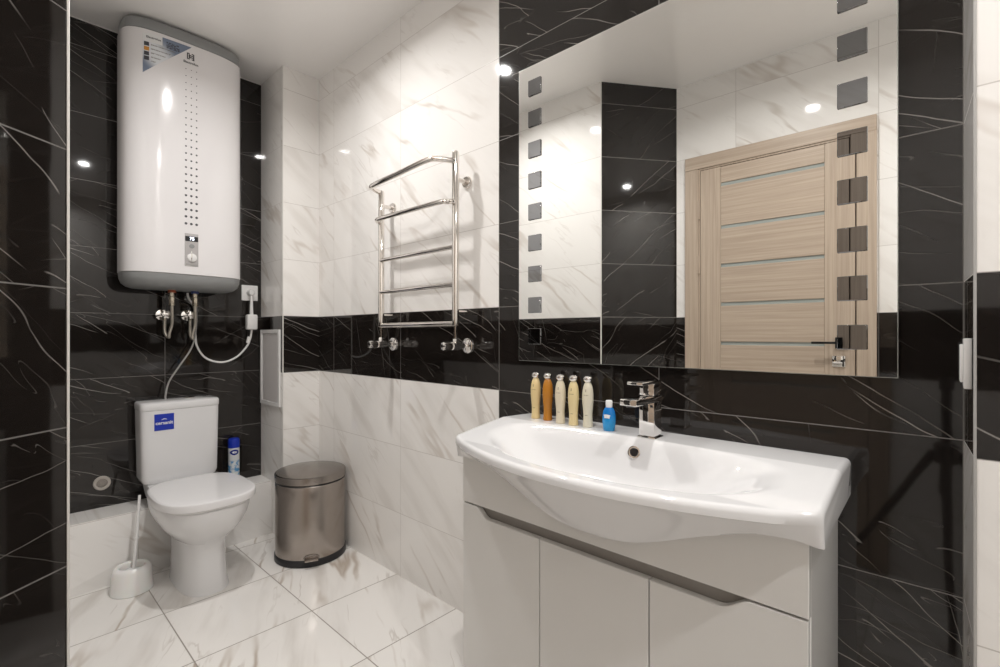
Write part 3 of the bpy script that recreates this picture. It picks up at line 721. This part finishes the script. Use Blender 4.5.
MB().tube([(0.685, 2.770, 0.209), (0.687, 2.775, 0.195), (0.700, 2.800, 0.178), (0.728, 2.832, 0.145), (0.7375, 2.842, 0.09), (0.737, 2.843, 0.0), (0.747, 2.845, -0.063), (0.788, 2.848, -0.123), (0.862, 2.848, -0.147), (0.932, 2.845, -0.123), (0.982, 2.835, -0.066), (0.998, 2.825, -0.02), (1.002, 2.815, 0.03)], 0.0052, 12, smooth=8).build('cable', M['plas'], pc)
MB().box(0.974, 1.028, 2.795, 2.835, 0.028, 0.112, 0.008, 3).build('breaker_box', M['plas'], pc)
MB().tube([(1.002, 2.818, 0.11), (1.003, 2.822, 0.15), (1.004, 2.824, 0.19), (1.004, 2.828, 0.222)], lambda t: 0.010 - 0.004 * t, 12, smooth=4).build('upper_cable', M['plas'], pc)
MB().lathe([(0.013, 2.815), (0.0165, 2.820), (0.0185, 2.846)], (1.004, 0, 0.234), 24, 'y').build('plug', M['plas'], pc)
MB().tube([(0.987, 2.832, -0.045), (0.995, 2.828, -0.01)], 0.0095, 12, smooth=1).build('cord_sleeve', M['plas'], pc)
so = thing('wall_socket', 'square white wall socket with plug at right of the water heater', 'socket', (1.004, B, 0.233))
MB().box(0.962, 1.047, 2.849, B, 0.190, 0.276, 0.003, 2).build('socket_frame', M['plas'], so)
MB().lathe([(0.026, 2.8475), (0.028, 2.8495)], (1.004, 0, 0.233), 32, 'y').build('socket_insert', M['plas'], so)

# ------------------------------------------------------------------ toilet
TX = 0.640
to = thing('toilet', 'white ceramic toilet with closed lid and blue sticker on its cistern', 'toilet', (TX, 2.5, ZF))
def egg(z, hw, yf_, yb, e=2.4, n=56):
    cyy = yf_ + (yb - yf_) * 0.52; r = []
    for j in range(n):
        a = 2 * math.pi * j / n; c, s = math.cos(a), math.sin(a)
        hd = (cyy - yf_) if s < 0 else (yb - cyy); ee = e if s < 0 else 4.0
        r.append((TX + hw * math.copysign(abs(c) ** (2 / ee), c), cyy + hd * math.copysign(abs(s) ** (2 / ee), s), z))
    return r
secs = [(ZF, 0.104, 2.242, 2.600), (ZF + 0.012, 0.102, 2.245, 2.600), (-1.04, 0.098, 2.252, 2.600), (-0.97, 0.0945, 2.262, 2.600), (-0.905, 0.0945, 2.266, 2.600),
        (-0.872, 0.099, 2.260, 2.602), (-0.850, 0.112, 2.236, 2.606), (-0.825, 0.131, 2.206, 2.610), (-0.795, 0.149, 2.178, 2.614), (-0.76, 0.162, 2.155, 2.62), (-0.73, 0.1685, 2.143, 2.63), (-0.708, 0.170, 2.140, 2.63), (-0.703, 0.167, 2.143, 2.627)]
secs = [(z, hw * (0.905 if z < -0.865 else 1.0), a_, b_) for z, hw, a_, b_ in secs]
b = MB(); b.loft([[(p[0] + (0.006 if s[0] < -0.865 else 0.003 if s[0] < -0.82 else 0.0), p[1], p[2]) for p in egg(*s, e=2.6)] for s in secs])
b.build('pan', M['cer'], to)
MB().loft([sup(TX, 2.68, 0.125 + k, 0.155, z, 7, 40) for z, k in ((-0.780, -0.02), (-0.765, 0.0), (-0.70, 0.012), (-0.694, 0.010))]).build('cistern_shelf', M['cer'], to)
def lidring(z, k, yb=2.595):
    hw, yf_ = 0.184 - k, 2.128 + k; cyy = 2.35; r = []; n = 64
    for j in range(n):
        a = 2 * math.pi * j / n; c, s = math.cos(a), math.sin(a)
        hd = (cyy - yf_) if s < 0 else (yb - k - cyy); e = 2.7 if s < 0 else 3.2
        r.append((TX + hw * math.copysign(abs(c) ** (2 / e), c), cyy + hd * math.copysign(abs(s) ** (2 / e), s), z))
    return r
MB().loft([lidring(-0.702, 0.016), lidring(-0.694, 0.014)]).build('seat', M['plas'], to)
MB().loft([lidring(-0.6935, 0.004), lidring(-0.691, 0.0005), lidring(-0.686, 0.0), lidring(-0.668, 0.0), lidring(-0.6635, 0.0012), lidring(-0.6608, 0.005), lidring(-0.6598, 0.012), lidring(-0.659, 0.05), lidring(-0.6585, 0.10), lidring(-0.658, 0.15)]).build('seat_lid', plain('toilet_lid_plastic', (0.79, 0.78, 0.785), 0.12, var=0.01), to)
for s in (-1, 1):
    MB().lathe([(0.012, TX + s * 0.075 - 0.018), (0.012, TX + s * 0.075 + 0.018)], (0, 2.607, -0.684), 20, 'x').build('lid_hinge', M['chr'], to)
# cistern
rings = []
TKX = 0.6425
for z, k, yk in ((-0.694, 0.022, 0.010), (-0.688, 0.013, 0.004), (-0.67, 0.006, 0.001), (-0.55, 0.004, 0.0), (-0.42, 0.001, 0.0), (-0.352, 0.0, 0.0)):
    rings.append([(p[0], p[1], p[2]) for p in sup(TKX, 2.7625, 0.163 - k, 0.0825 - yk, z, 7, 72)])
ck = MB().loft(rings).build('cistern', M['cer'], to)
cl = MB().loft([sup(TKX, 2.762, 0.1635, 0.083, -0.351, 7, 72), sup(TKX, 2.762, 0.1652, 0.0845, -0.347, 7, 72), sup(TKX, 2.762, 0.1652, 0.0845, -0.326, 7, 72), sup(TKX, 2.762, 0.163, 0.082, -0.319, 7, 72), sup(TKX, 2.762, 0.158, 0.074, -0.315, 7, 72), sup(TKX, 2.762, 0.08, 0.03, -0.3135, 7, 72)]).build('cistern_lid', M['cer'], to)
MB().lathe([(0.024, -0.316), (0.024, -0.310), (0.021, -0.3085)], (0.690, 2.762, 0), 28).build('flush_button', M['chr'], cl)
st = MB().box(0.530, 0.607, 2.6785, 2.682, -0.445, -0.369, 0.0003, 1).build('brand_sticker', M['cblue'], to)
lettering('sticker_word', 'cersanit', 0.0215, M['wht'], st, frame_of((0.5685, 2.6783, -0.411), X, Z), 0.0003)
b = MB(); rr = []
for i in range(9):
    a = math.pi * i / 8; rr.append([(0.5685 + 0.012 * -math.cos(a), 2.6782, -0.399 + q * math.sin(a) ) for q in (0.0048, 0.0085)])
vs = [p for r in rr for p in r]; b.add(vs, [(2 * i, 2 * i + 1, 2 * i + 3, 2 * i + 2) for i in range(8)]); b.build('sticker_arc', M['wht'], st)

# ------------------------------------------------------------------ toilet brush
bx, by = 0.422, 2.528
th_ = thing('brush_holder', 'white rounded plastic toilet brush holder on the floor left of toilet', 'brush holder', (bx, by, ZF))
prf = [(0.073, 0.0), (0.0755, 0.003), (0.0745, 0.012), (0.0715, 0.045), (0.0695, 0.075), (0.066, 0.094), (0.060, 0.103), (0.052, 0.106), (0.045, 0.103), (0.042, 0.094), (0.040, 0.06)]
MB().lathe([(p.x, p.y) for p in catmull([Vector((r, h, 0)) for r, h in prf], 3)], (bx, by, ZF), 48).build('holder_body', plain('milky_plastic', (0.90, 0.885, 0.86), 0.2, sss=0.15), th_)
tb = thing('toilet_brush', 'white toilet brush with long thin handle standing in its holder', 'toilet brush', (bx, by, ZF + 0.09))
MB().tube([(bx + 0.004, by - 0.002, ZF + 0.07), (bx + 0.020, by + 0.022, -0.86), (bx + 0.036, by + 0.058, -0.700)], lambda t: 0.0068 - 0.0012 * t, 14, smooth=4).build('handle', M['plas'], tb)
MB().lathe([(0.028, ZF + 0.062), (0.033, ZF + 0.070), (0.030, ZF + 0.084), (0.012, ZF + 0.090)], (bx, by, 0), 32).build('splash_disc', M['plas'], tb)
MB().lathe([(0.0085, -0.874), (0.0092, -0.870), (0.0085, -0.866)], (bx + 0.0185, by + 0.019, 0), 20).build('handle_joint', M['plas'], tb)

# ------------------------------------------------------------------ air freshener can
sx, sy = 0.911, 2.815
sc_ = thing('spray_can', 'white and blue spray can with dark blue cap on the ledge beside the cistern', 'spray can', (sx, sy, LZ))
def can_mat():
    n = NT('can_print'); p = n.obj(); q = n.sep(p)
    f = n.noise(p, 45.0, 3.0)[0]
    col = n.mix(n.step(f, 0.46, 0.6), (0.72, 0.76, 0.78), (0.10, 0.32, 0.62))
    col = n.mix(n.step(q[2], 0.115, 0.13), col, (0.70, 0.72, 0.73))
    # dark oval with a light scribble where the name stands
    ax = n.math('DIVIDE', n.math('SUBTRACT', q[0], -0.004), 0.020); az = n.math('DIVIDE', n.math('SUBTRACT', q[2], 0.168), 0.015)
    r = n.math('ADD', n.math('MULTIPLY', ax, ax), n.math('MULTIPLY', az, az))
    fr = n.math('LESS_THAN', q[1], 0.0)
    col = n.mix(n.math('MULTIPLY', n.math('LESS_THAN', r, 1.0), fr), col, (0.01, 0.02, 0.22))
    r2 = n.math('ADD', n.math('MULTIPLY', n.math('MULTIPLY', ax, 1.7), n.math('MULTIPLY', ax, 1.7)), n.math('MULTIPLY', n.math('MULTIPLY', az, 2.6), n.math('MULTIPLY', az, 2.6)))
    scr = n.math('MULTIPLY', n.math('LESS_THAN', r2, 1.0), n.math('GREATER_THAN', n.noise(n.vm('MULTIPLY', p, (330, 0, 150)), 1.0, 0.0)[0], 0.42))
    col = n.mix(n.math('MULTIPLY', scr, fr), col, (0.75, 0.78, 0.82))
    return n.bsdf(col=col, rough=0.2, metal=0.1)
MB().lathe([(0.026, 0.0), (0.0275, 0.003), (0.0275, 0.186), (0.026, 0.190)], (sx, sy, LZ), 36).build('can_body', can_mat(), sc_)
MB().lathe([(0.0265, 0.190), (0.0282, 0.192), (0.0282, 0.226), (0.026, 0.236), (0.020, 0.240)], (sx, sy, LZ), 36).build('can_cap', M['cblue'], sc_)

# ------------------------------------------------------------------ pedal bin
kx, ky = 1.0995, 2.312
pb = thing('pedal_bin', 'round brushed steel pedal bin on the floor in the corner right of the toilet', 'bin', (kx, ky, ZF))
MB().lathe([(0.160, 0.0), (0.1655, 0.003), (0.1655, 0.030), (0.1625, 0.034)], (kx, ky, ZF), 72).build('base_ring', M['dark'], pb)
MB().lathe([(0.162, 0.0345), (0.162, 0.368), (0.160, 0.371)], (kx, ky, ZF), 72).build('bin_body', M['steel'], pb)
MB().lathe([(0.159, 0.3715), (0.159, 0.378)], (kx, ky, ZF), 72).build('rim_ring', M['dark'], pb)
MB().lathe([(0.162, 0.3785), (0.1645, 0.381), (0.1645, 0.408), (0.1635, 0.4115), (0.160, 0.4135), (0.152, 0.4140), (0.148, 0.4148), (0.11, 0.420), (0.06, 0.4235), (0.02, 0.425)], (kx, ky, ZF), 72).build('bin_lid', M['steell'], pb)
pd = Vector((-1.105 + 0.04, -2.325, 0)).normalized(); pq = Vector((-pd.y, pd.x, 0))
PM = frame_of((kx, ky, ZF), pq, pd)       # local x across, y out of the bin, z down -> flip
PM = Matrix((pq, pd, Vector((0, 0, 1)))).transposed().to_4x4(); PM.translation = Vector((kx, ky, ZF))
pe = MB()
for i, zz in enumerate((0,)):
    rr = []
    for k in range(15):
        a = math.pi * k / 14; x_ = -0.036 * math.cos(a); h_ = 0.040 + 0.020 * math.sin(a) ** 0.8
        rr.append([PM @ Vector((x_, 0.158, h_)), PM @ Vector((x_, 0.1675, h_)), PM @ Vector((x_ * 0.86, 0.1675, 0.036 + (h_ - 0.036) * 0.72)), PM @ Vector((x_ * 0.86, 0.158, 0.036 + (h_ - 0.036) * 0.72))])
    pe.loft(rr)
pe.build('pedal_arch', M['steell'], pb)
MB().box(-0.030, 0.030, 0.158, 0.190, 0.036, 0.044, 0.003, 2, mat=PM).build('pedal', M['steel'], pb)

# ------------------------------------------------------------------ small wall things
hp = thing('access_panel', 'white plastic access panel on the side of the white pipe box', 'access panel', (PX, 2.71, -0.38))
ha, hb_, h0, h1 = 2.590, 2.846, -0.384, 0.028
b = MB()
for y0_, y1_, z0_, z1_ in ((ha, ha + 0.022, h0, h1), (hb_ - 0.022, hb_, h0, h1), (ha + 0.022, hb_ - 0.022, h1 - 0.02, h1), (ha + 0.022, hb_ - 0.022, h0, h0 + 0.02)):
    b.box(PX - 0.010, PX, y0_, y1_, z0_, z1_, 0.001, 1)
b.build('panel_frame', M['plas'], hp)
MB().box(PX - 0.006, PX, ha + 0.023, hb_ - 0.023, h0 + 0.021, h1 - 0.021, 0.001, 1).build('panel_door', plain('panel_white', (0.66, 0.63, 0.62), 0.35), hp)
sw = thing('light_switch', 'white light switch on the narrow black side face at the right edge', 'light switch', (1.15, -0.027, -0.047))
MB().box(1.108, 1.192, -0.0275, -0.017, -0.090, -0.006, 0.002, 2).build('switch_frame', M['plas'], sw)
for xa in (1.119, 1.151): MB().box(xa, xa + 0.030, -0.0175, -0.0125, -0.080, -0.016, 0.002, 2).build('rocker', M['plas'], sw)
wc = thing('pipe_cap', 'round beige pipe cap on the black wall left of the toilet', 'pipe cap', (0.365, B, -0.684))
MB().lathe([(0.0325, B), (0.0325, 2.853), (0.029, 2.8495), (0.021, 2.8505), (0.020, 2.854)], (0.365, 0, -0.684), 36, 'y', cap0=True, cap1=False).build('cap_ring', M['beige'], wc)
MB().lathe([(0.0195, 2.8555), (0.0195, 2.8535), (0.018, 2.8525), (0.0145, 2.8525), (0.0135, 2.8495), (0.008, 2.8485), (0.006, 2.851), (0.002, 2.851)], (0.365, 0, -0.684), 36, 'y').build('cap_centre', plain('cap_grey', (0.30, 0.27, 0.24), 0.4), wc)

# the photographer's tripod: it stands under the camera and shows in the black tiles at right
tp = thing('camera_tripod', 'black camera tripod reflected in the black tiles at the right edge', 'tripod', (0.0, 0.0, ZF))
apx = Vector((-0.005, 0.012, -0.46))
MB().lathe([(0.016, -0.62), (0.016, -0.22), (0.022, -0.215), (0.022, -0.17)], (apx.x, apx.y, 0), 20).build('centre_column', M['dark'], tp)
MB().lathe([(0.03, -0.50), (0.036, -0.495), (0.036, -0.43), (0.025, -0.42)], (apx.x, apx.y, 0), 24).build('shoulder', M['dark'], tp)
for lx_, ly_ in ((-0.03, 0.40), (0.335, -0.02), (-0.17, -0.42)):
    MB().tube([apx + Vector((lx_, ly_, 0)) * 0.08, Vector((apx.x + lx_ * 0.55, apx.y + ly_ * 0.55, -0.46 + (ZF + 0.46) * 0.55)), Vector((apx.x + lx_, apx.y + ly_, ZF + 0.008))], lambda t: 0.0165 - 0.006 * t, 14, smooth=3).build('leg', M['dark'], tp)

# ------------------------------------------------------------------ lift so that the floor lies at zero
for o in SC.objects:
    if o.parent is None: o.location.z += LIFT
